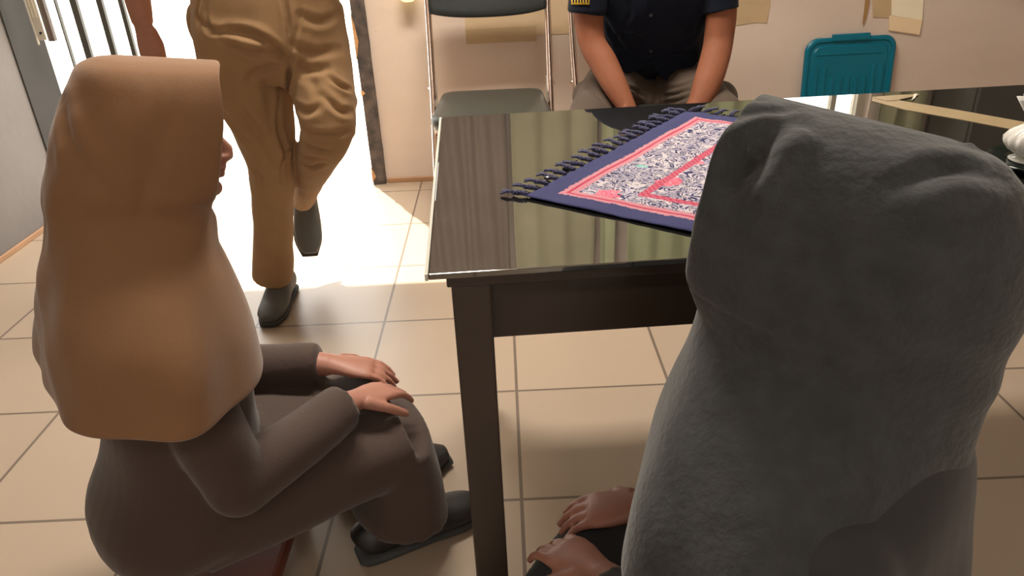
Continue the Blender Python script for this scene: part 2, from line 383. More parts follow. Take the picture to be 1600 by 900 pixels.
curtain(.03, .41, (.46, .42, .27), 'olive green curtain mirrored in the glass behind the folding chair', waves=3)
curtain(.44, .505, (.55, .56, .34), 'narrow pale green curtain strip mirrored left of the seated man', waves=1, amp=.012)
curtain(.57, 1.17, (.50, .52, .30), 'pale green curtain mirrored in the glass behind the seated man', waves=5)
curtain(1.68, 1.88, (.42, .40, .24), 'narrow pale olive curtain right of the bright window', waves=2)
c = thing('wall_cupboard', (2.4, WY, .98), 'dark olive wall cupboard mirrored in the right end of the glass', 'cupboard')
mcup = mat('dark olive laminate', (.085, .080, .066), .5, var=.08)
b = NB(); box(b, (1.93, WY-.32, .98), (3.0, WY-.022, 1.95)); obj('carcass', b, mcup, c)
for k in range(3):
    b = NB(); box(b, (1.935+k*.355, WY-.34, .985), (2.285+k*.355, WY-.322, 1.945), .003); d = obj('door', b, mcup, c)
    b = NB(); tube(b, [(2.26+k*.355, WY-.352, 1.3, .005), (2.26+k*.355, WY-.352, 1.42, .005)]); obj('handle', b, M_chrome, d, True)
for yy in (2.0, -1.2):                                   # unlit batten housings added out of view above the two fill lamps
    t = thing('added_ceiling_batten', (-.2, yy, ZC), 'added white batten housing, out of view, %s' % ('over the glass table' if yy > 0 else 'nearest the front window'), 'lamp')
    b = NB(); box(b, (-.85, yy-.06, ZC-.025), (.45, yy+.06, ZC-.002), .004); obj('housing', b, M_ceil, t)

# ------------------------------------------------------------ paper and tape on the wall
def scrap(name, pxs, m, label, cat, lift=.001, th=.0015, group=None):
    b = NB(); pts = [PY(x, y, WY) for x, y in pxs]
    plate(b, [(p.x, p.z) for p in pts], WY-lift-th, th); o = obj(name, b, m); return tag(o, label, cat, group)
scrap('masking_tape', [(727, 46), (838, 40), (838, 64), (729, 69)], M_tapew, 'buff strip of masking tape low on wall behind folding chair', 'tape', .0022)
scrap('tape_patch', [(726, -22), (892, -30), (892, 52), (838, 55), (838, 42), (727, 48)], M_tapel, 'large faded tape patch above the buff strip behind the folding chair', 'tape')
scrap('tape_patch', [(1146, -40), (1205, -42), (1203, 10), (1198, 36), (1180, 35), (1148, 40)], M_tapew, 'yellowed tape patch just right of the seated man\'s sleeve', 'tape')
scrap('tape_patch', [(1360, -40), (1395, -40), (1391, 28), (1364, 27)], M_tapew, 'buff tape patch left of the cream card', 'tape')
scrap('torn_tape', [(1353, -30), (1360, -30), (1357, 8), (1352, 30), (1348, 39), (1347, 36), (1350, 12)], M_rust, 'thin torn curl of brown tape above the teal lid', 'tape', .004)
b = NB(); pts = [PY(x, y, WY) for x, y in [(1393, -60), (1446, -60), (1440, 31), (1392, 24)]]
plate(b, [(p.x, p.z) for p in pts], WY-.006, .003)
cd = tag(obj('card', b, M_card), 'cream card taped to the wall above right of the teal lid', 'card')
pts = [PY(x, y, WY) for x, y in [(1389, 24), (1440, 31), (1435, 54), (1388, 47)]]
b = NB(); plate(b, [(p.x, p.z) for p in pts], WY-.008, .006); obj('tape_band', b, M_cardt, cd)['label'] = 'warm brown tape band along the bottom'

# small lit yellow shade on the wall
p = PY(637, -6, WY-.05)
yl = thing('wall_lamp', (p.x, WY-.003, p.z+.03), 'small glowing yellow wall lamp left of the folding chair back', 'lamp')
b = NB(); box(b, (p.x-.02, WY-.014, p.z+.0), (p.x+.02, WY-.002, p.z+.12), .003); obj('mount', b, M_frame, yl)
b = NB(); lathe(b, [(.001, -.022), (.018, -.021), (.030, -.014), (.036, 0), (.037, .03), (.030, .06), (.012, .07), (.001, .071)], (p.x, WY-.054, p.z)); my = mat('lit yellow shade', (.9, .75, .25), .4)
my.node_tree.nodes['Principled BSDF'].inputs['Emission Color'].default_value = (1, .86, .42, 1); my.node_tree.nodes['Principled BSDF'].inputs['Emission Strength'].default_value = 1.1
obj('shade', b, my, yl, True)

# ------------------------------------------------------------ teal box lid leaning on the wall
def lid():
    p = PY(1325, 155, WY-.06); t = thing('box_lid', (1.527, WY-.055, .004), 'teal ribbed plastic box lid leaning against the wall', 'lid')
    W, Ht, r = .197, .565, .055
    def outline(w, h0, h1, rr, ex=0):
        pts = []
        for cx, cz, a0 in ((w-rr, h1-rr, 0), (-w+rr, h1-rr, 90), (-w+rr, h0+rr, 180), (w-rr, h0+rr, 270)):
            for k in range(9): a = R(a0+90*k/8); pts.append((cx+rr*math.cos(a), cz+rr*math.sin(a)))
        return pts
    # nested outlines: rim, groove, raised panel  (y negative = towards the room)
    loops = [(W, 0, Ht, r, 0.0), (W+.001, 0, Ht+.001, r, -.012), (W-.006, .006, Ht-.006, r-.004, -.019), (W-.016, .016, Ht-.016, r-.01, -.019), (W-.020, .02, Ht-.02, r-.012, -.013),
             (W-.034, .034, Ht-.034, r-.02, -.013), (W-.038, .038, Ht-.038, r-.022, -.017)]
    b = NB(); rings = [[b.verts.new((x, y, z)) for x, z in outline(w_, a, c, rr)] for w_, a, c, rr, y in loops]
    for p_, q in zip(rings, rings[1:]):
        for k in range(len(p_)): b.faces.new((p_[k], p_[(k+1) % len(p_)], q[(k+1) % len(p_)], q[k]))
    b.faces.new(rings[-1]); b.faces.new(rings[0][::-1])
    objs = [obj('panel', b, M_teal, None, False)]
    b = NB(); box(b, (-.085, -.026, Ht-.014), (.075, .0, Ht+.014), .004); objs.append(obj('latch_tab', b, M_teal))
    for k in range(9):
        x = -.145+.036*k; b = NB(); top = Ht-(.165 if 2 <= k <= 6 else .12)
        box(b, (x-.010, -.0215, .06), (x+.010, -.0155, top), .0028); objs.append(obj('rib', b, M_teal))
    b = NB(); box(b, (-.15, -.0205, Ht-.072), (.13, -.0155, Ht-.066), .002); objs.append(obj('ridge', b, M_teal))
    t.rotation_euler = (R(-5.2), R(-.5), 0)
    for o in objs: o.parent = t
    return t
lid()

# ------------------------------------------------------------ folding chairs
def build_chair(label):
    t = thing('folding_chair', (0, 0, 0), label, 'chair', None)
    h = .238; r = .0132
    def side_tube(pts, nm, m=M_chrome, rr=r):
        b = NB(); tube(b, [(*p[:3], rr) for p in spline(pts, 5)], ref=(0, 0, 1) if False else (1, 0, 0), n=14); return obj(nm, b, m, t, True)
    for s in (-1, 1):
        side_tube([(s*h, .145, .86), (s*h, .105, .70), (s*h, .02, .45), (s*h, -.10, .22), (s*h, -.20, .012)], 'front_leg')
        side_tube([(s*(h-.022), -.15, .425), (s*(h-.022), .02, .24), (s*(h-.022), .215, .012)], 'rear_leg')
        b = NB(); tube(b, [(s*(h-.012), .055, .515, .004, .012), (s*(h-.012), .045, .46, .004, .016), (s*(h-.012), .0, .42, .004, .012)], ref=(1, 0, 0), n=12)
        br = obj('bracket', b, M_bolt, t, True)
        b = NB(); bmesh.ops.create_cone(b, segments=14, radius1=.008, radius2=.006, depth=.012, cap_ends=True, matrix=Matrix.Translation((s*(h+.012), .042, .485)) @ Matrix.Rotation(math.pi/2, 4, 'Y')); obj('rivet', b, M_chrome, br)
        for (x, y) in ((s*h, -.2), (s*(h-.022), .215)):
            b = NB(); bmesh.ops.create_cone(b, segments=14, radius1=.015, radius2=.013, depth=.03, cap_ends=True, matrix=Matrix.Translation((x, y, .0155))); obj('foot_cap', b, M_dark, t)
    side_tube([(-h, .145, .86), (-h+.004, .150, .886), (-h+.03, .155, .905), (0, .156, .908), (h-.03, .155, .905), (h-.004, .150, .886), (h, .145, .86)], 'top_rail')
    side_tube([(-h+.022, .15, .09), (0, .15, .09), (h-.022, .15, .09)], 'crossbar', rr=.008)
    side_tube([(-h, -.17, .08), (0, -.17, .08), (h, -.17, .08)], 'crossbar', rr=.008)
    b = NB(); N = 26; rings = []                             # curved padded backrest
    for i in range(N+1):
        x = -h+.006+(2*h-.012)*i/N; u = abs(x)/h; yb = .130+.030*(1-u*u); zb = .815+.006*u*u; ht = (.078-.012*u**4)
        ring = []
        for k in range(16):
            a = 2*math.pi*k/16; c, s_ = math.cos(a), math.sin(a)
            zz = zb+ht*math.copysign(abs(s_)**.5, s_) + (.008*u*u*1.2 if s_ < 0 else 0); ring.append(b.verts.new((x, yb+.016*math.copysign(abs(c)**.7, c)+(zz-.815)*.22, zz)))
        rings.append(ring)
    for p_, q in zip(rings, rings[1:]):
        for k in range(16): b.faces.new((p_[k], p_[(k+1) % 16], q[(k+1) % 16], q[k]))
    b.faces.new(rings[0]); b.faces.new(rings[-1]); obj('backrest', b, M_vinyl, t, True)
    def pad(z0, z1, grow, nm, m, rr=.055):
        b = NB(); outs = []
        def outline(gr, z):
            pts = []; yf, yb, wf, wb = -.355-gr, .085+gr, .212+gr, .198+gr
            for cx, cy, a0 in ((wb-rr, yb-rr, 0), (-wb+rr, yb-rr, 90), (-wf+rr, yf+rr, 180), (wf-rr, yf+rr, 270)):
                for k in range(8): a = R(a0+90*k/7); pts.append((cx+rr*math.cos(a), cy+rr*math.sin(a), z))
            return [b.verts.new(p) for p in pts]
        hh = z1-z0
        outs = [outline(grow-.006, z0), outline(grow, z0+hh*.2), outline(grow, z0+hh*.6), outline(grow-.008, z0+hh*.9), outline(grow-.03, z1)]
        for p_, q in zip(outs, outs[1:]):
            for k in range(len(p_)): b.faces.new((p_[k], p_[(k+1) % len(p_)], q[(k+1) % len(p_)], q[k]))
        b.faces.new(outs[0][::-1]); b.faces.new(outs[-1]); return obj(nm, b, m, t, True)
    pad(.425, .465, .010, 'seat', M_seat); pad(.408, .425, .004, 'seat_pan', M_shell)
    return t
CH = build_chair('black and chrome folding chair standing empty before the wall')
CH.location = (-.046, 3.0, 0)
def copy_tree(o, parent=None):
    c = o.copy(); COL.objects.link(c)
    if parent: c.parent = parent
    for ch in list(o.children): copy_tree(ch, c)
    return c
CH2 = copy_tree(CH); CH2['label'] = 'chrome folding chair under the seated man in navy shirt'
CH2.location = (.535, 3.04, 0); CH2.rotation_euler = (0, 0, R(7))
for c_ in (CH, CH2): c_['group'] = 'folding chairs by the back wall'

# ------------------------------------------------------------ glass topped table
TX0, TX1, TY0, TY1, TZ = -.132, 1.75, .80, 1.557, .74
tab = t = thing('table', (TX0, TY1, 0), 'long dark glass topped table across the foreground', 'table')
b = NB(); box(b, (TX0, TY0, TZ-.008), (TX1, TY1, TZ), .0015); obj('glass_top', b, M_tabletop, t)
b = NB(); box(b, (TX0-.0045, TY0, TZ-.009), (TX0-.0002, TY1-.002, TZ+.0005), .001); obj('edge_strip', b, M_edge, t)['label'] = 'pale strip along the left glass edge'
b = NB(); box(b, (TX0+.02, TY0+.02, TZ-.03), (TX1-.02, TY1-.02, TZ-.009), .002); obj('board', b, M_tleg, t)
b = NB()
for p_, q in (((TX0+.06, TY0+.06), (TX1-.06, TY0+.08)), ((TX0+.06, TY1-.08), (TX1-.06, TY1-.06)), ((TX0+.06, TY0+.08), (TX0+.08, TY1-.08)), ((TX1-.08, TY0+.08), (TX1-.06, TY1-.08))):
    box(b, (*p_, TZ-.13), (*q, TZ-.03))
obj('apron', b, M_tleg, t)
for x in (TX0+.05, TX1-.05):
    for y in (TY0+.05, TY1-.05):
        b = NB(); box(b, (x-.025, y-.025, .002), (x+.025, y+.025, TZ-.031), .003); obj('leg', b, M_tleg, t)
tab.rotation_euler = (0, 0, R(2.4))
def flat(name, pxs, z, th, m, label, cat, parent=None):
    b = NB(); P_ = [PZ(x, y, z) for x, y in pxs]; f = [b.verts.new((p.x, p.y, z)) for p in P_]; g_ = [b.verts.new((p.x, p.y, z+th)) for p in P_]
    b.faces.new(f[::-1]); b.faces.new(g_)
    for i in range(len(f)): k = (i+1) % len(f); b.faces.new((f[i], f[k], g_[k], g_[i]))
    o = obj(name, b, m, parent)
    if cat: tag(o, label, cat)
    return o
flat('parcel_tape', [(1363, 153), (1385, 153), (1420, 160), (1500, 173), (1600, 191), (1700, 209), (1700, 226), (1600, 206), (1500, 187), (1415, 172), (1362, 158)], TZ+.0002, .0008, M_tape, 'long brown tape strip slanting across the glass table', 'tape')
flat('parcel_tape', [(1362, 152.0), (1400, 149.0), (1436, 147.3), (1433, 150.0), (1400, 157), (1385, 158)], TZ+.0012, .0008, M_tape, 'short brown tape piece along the far edge of the glass', 'tape')
tp = flat('film_scrap', [(1428, 147.2), (1433, 147.0), (1430, 153), (1424, 157), (1427, 151)], TZ+.0022, .001, mat('clear curled film', (.85, .8, .66), .25), 'tiny curled scrap of clear film at the table corner', 'film')

# ------------------------------------------------------------ tasselled cloth
A = Vector((.371, 1.500, 0)); dw = Vector((.795, -.606, 0)).normalized(); dl = Vector((-.606, -.795, 0)).normalized()
CW, CL = .39, .57
def cloth_material():
    m = bpy.data.materials.new('printed batik cloth'); m.use_nodes = True; nt = m.node_tree; N = nt.nodes; L = nt.links; b = N['Principled BSDF']; b.inputs['Roughness'].default_value = .9
    tc = N.new('ShaderNodeTexCoord'); sep = N.new('ShaderNodeSeparateXYZ'); L.new(tc.outputs['Object'], sep.inputs[0])
    def mt(op, a, c=None, d=None, clamp=False):
        n = N.new('ShaderNodeMath'); n.operation = op; n.use_clamp = clamp
        for i, v in enumerate((a, c, d)):
            if v is None: continue
            if isinstance(v, (int, float)): n.inputs[i].default_value = v
            else: L.new(v, n.inputs[i])
        return n.outputs[0]
    def mixc(f, a, c):
        n = N.new('ShaderNodeMix'); n.data_type = 'RGBA'
        L.new(f, n.inputs[0])
        for i, v in ((6, a), (7, c)):
            if isinstance(v, tuple): n.inputs[i].default_value = (*v, 1)
            else: L.new(v, n.inputs[i])
        return n.outputs[2]
    x, y = sep.outputs[0], sep.outputs[1]
    jag = N.new('ShaderNodeTexNoise'); jag.inputs['Scale'].default_value = 260; L.new(tc.outputs['Object'], jag.inputs['Vector'])
    e = mt('MINIMUM', mt('MINIMUM', x, mt('SUBTRACT', CW, x)), mt('MINIMUM', y, mt('SUBTRACT', CL, y)))
    e2 = mt('ADD', e, mt('MULTIPLY', mt('SUBTRACT', jag.outputs['Fac'], .5), .010))
    ei = mt('MINIMUM', mt('MINIMUM', mt('SUBTRACT', x, .10), mt('SUBTRACT', CW-.10, x)), mt('MINIMUM', mt('SUBTRACT', y, .10), mt('SUBTRACT', CL-.045, y)))
    ei2 = mt('ADD', ei, mt('MULTIPLY', mt('SUBTRACT', jag.outputs['Fac'], .5), .008))
    white, navy, pink, red, mint, ltblue = (.52, .47, .50), (.030, .033, .115), (.50, .13, .18), (.42, .03, .08), (.20, .46, .44), (.20, .21, .45)
    # scrolls: contour lines of warped noise, plus small blossoms
    wv = N.new('ShaderNodeTexNoise'); wv.inputs['Scale'].default_value = 30; wv.inputs['Detail'].default_value = 1.5; wv.inputs['Distortion'].default_value = 1.6; L.new(tc.outputs['Object'], wv.inputs['Vector'])
    fr_ = mt('PINGPONG', mt('MULTIPLY', wv.outputs['Fac'], 9), .5)
    line = mt('GREATER_THAN', fr_, .26)
    wv2 = N.new('ShaderNodeTexNoise'); wv2.inputs['Scale'].default_value = 55; wv2.inputs['Distortion'].default_value = 1.1; L.new(tc.outputs['Object'], wv2.inputs['Vector'])
    brk = mt('GREATER_THAN', wv2.outputs['Fac'], .40)
    line = mt('MULTIPLY', line, brk)
    col = mixc(line, white, (.022, .024, .095))
    l2 = mt('MULTIPLY', mt('LESS_THAN', fr_, .05), mt('GREATER_THAN', wv2.outputs['Fac'], .50)); col = mixc(l2, col, ltblue)
    vo = N.new('ShaderNodeTexVoronoi'); vo.inputs['Scale'].default_value = 15; vo.inputs['Randomness'].default_value = .55; L.new(tc.outputs['Object'], vo.inputs['Vector'])
    dd = mt('ADD', vo.outputs['Distance'], mt('MULTIPLY', mt('SUBTRACT', wv2.outputs['Fac'], .5), .35))
    sp = N.new('ShaderNodeSeparateColor'); L.new(vo.outputs['Color'], sp.inputs[0])
    blos = mt('LESS_THAN', dd, .30)
    bc = mixc(mt('GREATER_THAN', sp.outputs[0], .55), mint, (.75, .12, .18))
    blos = mt('MULTIPLY', blos, mt('GREATER_THAN', mt('ADD', fr_, 0), .08))
    blos = mt('MULTIPLY', blos, mt('GREATER_THAN', sp.outputs[1], .12))
    col = mixc(blos, col, bc)
    # stripe of small beads between the bands
    ch = N.new('ShaderNodeTexChecker'); ch.inputs['Scale'].default_value = 180; L.new(tc.outputs['Object'], ch.inputs['Vector'])
    inner = mt('MULTIPLY', mt('GREATER_THAN', ei2, .042), mt('LESS_THAN', ei2, .056))
    col = mixc(inner, col, mixc(mt('MULTIPLY', ch.outputs['Fac'], .45), red, (.55, .22, .27)))
    outr = mt('LESS_THAN', e2, .058); col = mixc(outr, col, mixc(mt('MULTIPLY', jag.outputs['Fac'], .7), pink, (.50, .36, .38)))
    mid = mt('MULTIPLY', mt('GREATER_THAN', e, .044), mt('LESS_THAN', e, .049)); col = mixc(mid, col, red)
    col = mixc(mt('LESS_THAN', e2, .036), col, navy)
    L.new(col, b.inputs['Base Color'])
    bp = N.new('ShaderNodeBump'); bp.inputs['Strength'].default_value = .25; bp.inputs['Distance'].default_value = .002
    wn = N.new('ShaderNodeTexNoise'); wn.inputs['Scale'].default_value = 500; L.new(tc.outputs['Object'], wn.inputs['Vector']); L.new(wn.outputs['Fac'], bp.inputs['Height']); L.new(bp.outputs['Normal'], b.inputs['Normal'])
    return m
b = NB(); nx, ny = 60, 84; grid = []
for j in range(ny+1):
    row = []
    for i in range(nx+1):
        u, v = CW*i/nx, CL*j/ny
        z = .0026+.0022*noise.noise(Vector((u*14, v*11, 3)))+.0012*noise.noise(Vector((u*40, v*30, 9)))
        ex = .003*noise.noise(Vector((u*12, v*12, 20)))
        row.append(b.verts.new((u+ex*(i == 0), v+ex*(j == 0), max(z, .0012))))
    grid.append(row)
for j in range(ny):
    for i in range(nx): b.faces.new((grid[j][i], grid[j][i+1], grid[j+1][i+1], grid[j+1][i]))
me = bpy.data.meshes.new('tasselled_cloth'); b.to_mesh(me); b.free()
cl = link('tasselled_cloth', me, cloth_material(), None, True)
sm_ = cl.modifiers.new('s', 'SOLIDIFY'); sm_.thickness = .0012; sm_.offset = 1
cl.matrix_world = Matrix(((dw.x, dl.x, 0, A.x), (dw.y, dl.y, 0, A.y), (0, 0, -1, 0), (0, 0, 0, 1)))
# keep it right handed: local z is flipped, so raise by mirrored height
for v in me.vertices: v.co.z = -v.co.z
cl.location.z = TZ+.0012
tag(cl, 'navy bordered floral printed cloth with dark tassels on the glass table', 'tablecloth')
M_tas = mat('navy yarn', (.028, .029, .095), .9, sheen=.3, bump=.4, bscale=300)
bpy.context.view_layer.update(); CM = cl.matrix_world.copy()
def tassel(base, out, rnd):
    """twisted yarn tassel lying on the glass: a knotted stem and a loose tuft"""
    b = NB(); side = Vector((-out.y, out.x, 0)); L_ = .036+rnd.uniform(-.003, .006); sw = rnd.uniform(-.35, .35)
    d = (out+side*sw).normalized(); s2 = Vector((-d.y, d.x, 0))
    for k in range(3):                                       # twisted stem strands
        ph = 2*math.pi*k/3; pts = []
        for i in range(9):
            tt = i/8; q = base+d*L_*tt*.62+s2*(.0022*math.cos(ph+tt*9))+Vector((0, 0, .0045+.0022*math.sin(ph+tt*9)+.002*math.sin(tt*3.1)))
            pts.append((*q, .0020))
        tube(b, pts, ref=(0, 0, 1), n=7)
    kn = base+d*L_*.62+Vector((0, 0, .0062)); ball(b, kn, (.0036, .0036, .0034), 9)
    for k in range(6):
        a = (k-2.5)*.16+rnd.uniform(-.06, .06); dd = (d*math.cos(a)+s2*math.sin(a)); zl = rnd.uniform(-.003, .002)
        tube(b, [(*(kn+dd*.001), .0018), (*(kn+dd*L_*.22+Vector((0, 0, .001))), .0020), (*(kn+dd*L_*.48+Vector((0, 0, zl))), .0012)], ref=(0, 0, 1), n=6)
    bb = [v for v in b.verts]
    for v in bb: v.co.z = max(v.co.z, TZ+.0008)
    o = obj('tassel', b, M_tas, None, True); o.parent = cl; o.matrix_parent_inverse = CM.inverted()
rnd = random.Random(3)
for k in range(22):
    v = .006+(CL-.012)*k/21; tassel(Vector((A+dl*v).to_tuple()[:2]+(TZ,))+dw*.001, -dw, rnd)
for k in range(14):
    u = .008+(CW-.016)*k/13; tassel(Vector((A+dw*u).to_tuple()[:2]+(TZ,)), -dl, rnd)
b = NB(); pc = Vector((.064, 1.110, TZ+.010))               # tiny star bead on the corner of the hem
for k in range(4):
    a = k*math.pi/4; d = Vector((math.cos(a), math.sin(a), 0)); r_ = .0055 if k % 2 == 0 else .003
    tube(b, [(*(pc-d*r_), .0002), (*pc, .0011), (*(pc+d*r_), .0002)], ref=(0, 0, 1), n=6)
o = obj('star_bead', b, mat('silver bead', (.75, .75, .8), .2, metal=.6), None, True); o.parent = cl; o.matrix_parent_inverse = CM.inverted(); o['label'] = 'tiny silver star at the hem'

# ------------------------------------------------------------ glass dish on black tray, right edge
q = PZ(1607, 256, TZ)
t = thing('serving_tray', (q.x+.02, q.y-.02, TZ), 'round glossy black tray at the right edge of the table', 'tray')
b = NB(); lathe(b, [(.001, .0), (.060, .0), (.076, .010), (.079, .012), (.077, .014), (.059, .005), (.001, .004)], (q.x+.01, q.y-.02, TZ+.001), 48); obj('tray_dish', b, M_tray, t, True)
jar = thing('glass_dish', (q.x, q.y, TZ+.006), 'frosted cut glass footed dish with flared scalloped rim at right edge', 'dish')
sc = lambda a, r, z: .20*math.sin(a*2*math.pi*11) if z > .070 else .035*math.sin(a*2*math.pi*16)
b = NB(); lathe(b, [(.001, .003), (.012, .003), (.020, .008), (.034, .017), (.041, .026), (.042, .034), (.036, .043), (.024, .051), (.017, .057), (.018, .064), (.024, .078), (.033, .094), (.030, .0945), (.020, .078), (.013, .064), (.001, .060)], (q.x, q.y, TZ+.0065), 132, sc); obj('bowl', b, M_crys, jar, True)
b = NB(); lathe(b, [(.001, 0), (.028, 0), (.030, .002), (.016, .005), (.001, .005)], (q.x, q.y, TZ+.0058), 40); obj('foot', b, M_crys, jar, True)

# ------------------------------------------------------------ standing man in khaki
def px_tube(bm, L_, ref=(1, 0, 0), m=5, sq=2.2):
    """L_: (px, py, Y, half width px, depth radius m)"""
    pts = []
    for x, y, Y, hw, rd in L_:
        p = PY(x, y, Y); pts.append((p.x, p.y, p.z, hw*pxm(p), rd))
    tube(bm, spline(pts, m), ref=ref, n=28, sq=sq); return pts
sp_ = PY(425, 60, 2.08)
man = thing('person', (sp_.x, 2.1, 0), 'person in khaki uniform walking in front of the bright doorway', 'person')
fl = [PY(430, 475, 2.12), ]
footL = Vector((PY(428, 288, 2.12).x, 2.14, .0)); ankR = PY(480, 300, 2.34)
b = NB()
px_tube(b, [(418, -60, 2.09, 104, .115), (418, -25, 2.09, 108, .125), (417, 0, 2.08, 114, .130), (421, 30, 2.075, 115.5, .135), (425, 60, 2.07, 117, .138), (431, 88, 2.07, 116, .125), (434, 104, 2.08, 106, .09)], sq=2.5)
kneeL = PY(413, 205, 2.07)
px_tube(b, [(383, 70, 2.08, 66, .110), (384, 95, 2.08, 69, .112), (394, 140, 2.08, 59, .105), (411, 195, 2.07, 48, .088), (422, 240, 2.08, 38.5, .074), (426, 288, 2.11, 33, .068), (427, 350, 2.14, 30, .066), (427, 432, 2.17, 31, .070)])
px_tube(b, [(490, 70, 2.07, 52, .108), (500, 95, 2.06, 48, .108), (503, 130, 2.03, 48, .102), (509, 165, 1.99, 46, .095), (512, 196, 1.965, 42, .082), (507, 218, 1.985, 37, .075), (492, 250, 2.10, 29, .070), (480, 284, 2.24, 21, .062), (473, 306, 2.34, 18, .055)])
ball(b, PY(545, 160, 2.02), (.022, .045, .028)); ball(b, PY(543, 203, 1.99), (.020, .04, .026)); ball(b, PY(538, 110, 2.06), (.02, .06, .05))
ball(b, PY(310, 40, 2.10), (.022, .05, .06))
tr = fuse('trousers', b, M_khaki, man, .0055, 5)
crease(tr, [
    ([(443, -10), (448, 20), (452, 50), (454, 92)], .006, .010),
    ([(466, -10), (468, 30), (460, 60), (455, 80)], .005, .004),
    ([(357, 48), (400, 57), (452, 90)], .010, .014), ([(390, 78), (425, 82), (450, 92)], .009, .012),
    ([(385, 130), (400, 112), (440, 100)], .010, .010), ([(345, 65), (380, 78), (420, 92)], .009, .008),
    ([(460, 95), (480, 110), (510, 108)], .010, .010), ([(458, 70), (490, 82), (530, 78)], .010, .007),
    ([(470, 25), (500, 34), (530, 22)], .010, .008), ([(312, 30), (330, 48), (360, 52)], .009, .008),
    ([(453, 97), (453, 130), (454, 165)], .007, .020),
    ([(350, 150), (378, 175), (400, 205), (430, 250)], .013, .009), ([(345, 168), (370, 200), (400, 235)], .012, .007),
    ([(437, 150), (436, 200), (446, 240), (450, 285)], .007, .009), ([(452, 235), (443, 250), (440, 285)], .006, .010), ([(392, 262), (405, 275), (408, 300)], .008, .007),
    ([(515, 122), (535, 135), (548, 140)], .007, .010), ([(505, 150), (530, 172), (552, 175)], .009, .010), ([(460, 165), (480, 175), (500, 168)], .009, .009),
    ([(470, 200), (500, 212), (548, 206)], .009, .008), ([(472, 222), (490, 232), (515, 236)], .007, .010), ([(468, 250), (485, 262), (505, 256)], .007, .010), ([(470, 240), (480, 247), (500, 246)], .005, .006),
    ([(312, 0), (310, 30), (318, 60)], .005, .008), ([(325, -10), (322, 20), (330, 50)], .006, .006),
    ([(465, 115), (488, 128), (498, 160)], .011, .006), ([(410, 110), (420, 150), (425, 190)], .012, .005),
])
ripple(tr, .004, 16, (1, 1, .8))
# shirt (above the photo's edge), arms, head
SH = [PY(418, -60, 2.09)]; cx = SH[0].x
b = NB(); zb = SH[0].z
tube(b, spline([(cx, 2.09, zb-.035, .178, .122), (cx, 2.09, zb+.04, .180, .125), (cx, 2.09, zb+.18, .185, .125), (cx, 2.08, zb+.32, .20, .125), (cx, 2.08, zb+.41, .18, .105), (cx, 2.08, zb+.455, .09, .075), (cx, 2.075, zb+.475, .065, .062)], 4), ref=(1, 0, 0), n=32, sq=2.3)
sh = [Vector((cx+s*.185, 2.08, zb+.372)) for s in (-1, 1)]
wr = PY(223, 36, 2.10); el = Vector((wr.x-.004, 2.13, wr.z+.25)); wr2 = Vector((cx+.17, 1.88, zb+.22)); el2 = Vector((cx+.27, 2.10, zb+.14))
for s_, e_ in ((sh[0], el), (sh[1], el2)):
    m_ = s_.lerp(e_, .75); ball(b, s_+Vector((0, 0, -.005)), (.060, .064, .058)); limb(b, [(*(s_+Vector((0, 0, -.005))), .056, .06), (*s_.lerp(e_, .3), .066, .07), (*m_, .066, .072)])
shirt = fuse('shirt', b, M_khaki2, man, .008, 5); ripple(shirt, .008, 9)
b = NB(); tube(b, [(cx, 2.09, zb-.055, .180, .124), (cx, 2.09, zb-.020, .183, .128)], n=40, sq=2.4); obj('belt', b, M_belt, man, True)
b = NB()
tube(b, spline([(cx, 2.09, zb-.06, .15, .10), (cx, 2.09, zb+.15, .15, .10), (cx, 2.08, zb+.34, .17, .10), (cx, 2.08, zb+.44, .08, .065), (cx, 2.075, zb+.49, .060, .058), (cx, 2.06, zb+.55, .057, .058)], 4), n=28)
Mh = head(b, (cx, 2.055, zb+.620), R(-90), 0, 1.06)
for s_, e_, w_ in ((sh[0], el, wr), (sh[1], el2, wr2)):
    limb(b, [(*s_, .045), (*s_.lerp(e_, .5), .044), (*e_, .040), (*e_.lerp(w_, .35), .040), (*e_.lerp(w_, .8), .033, .029), (*w_, .028, .023)])
hand(b, wr, (.03, -.08, -1), (.45, .9, 0), side=1, curl=.75, s=1.03, thumb=.15)
hand(b, wr2, (-.8, -.5, .1), (.3, .3, -1), side=-1, curl=.6, s=1.0)
hipL, hipR = Vector((cx-.08, 2.09, zb-.10)), Vector((cx+.09, 2.08, zb-.10))
aL = Vector((PY(427, 400, 2.16).x, 2.18, .09)); kR = PY(509, 200, 1.985)
limb(b, [(*hipL, .075), (*kneeL, .05), (*kneeL.lerp(aL, .35), .048), (*aL, .035), (*(aL-Vector((0, 0, .05))), .035)])
limb(b, [(*hipR, .075), (*hipR.lerp(kR, .5), .06), (*kR, .045)]); limb(b, [(*kR, .045), (*kR.lerp(ankR, .4), .042), (*ankR, .032)])
fuse('body', b, M_skin3, man, .0042, 4)
b = NB(); bmesh.ops.create_uvsphere(b, u_segments=28, v_segments=18, radius=1, matrix=Mh @ Matrix.Translation((-.022, 0, .042)) @ Matrix.Diagonal((.094, .080, .086, 1)))
obj('hair', b, M_hair, man, True); eyes(Mh, man, M_eye)
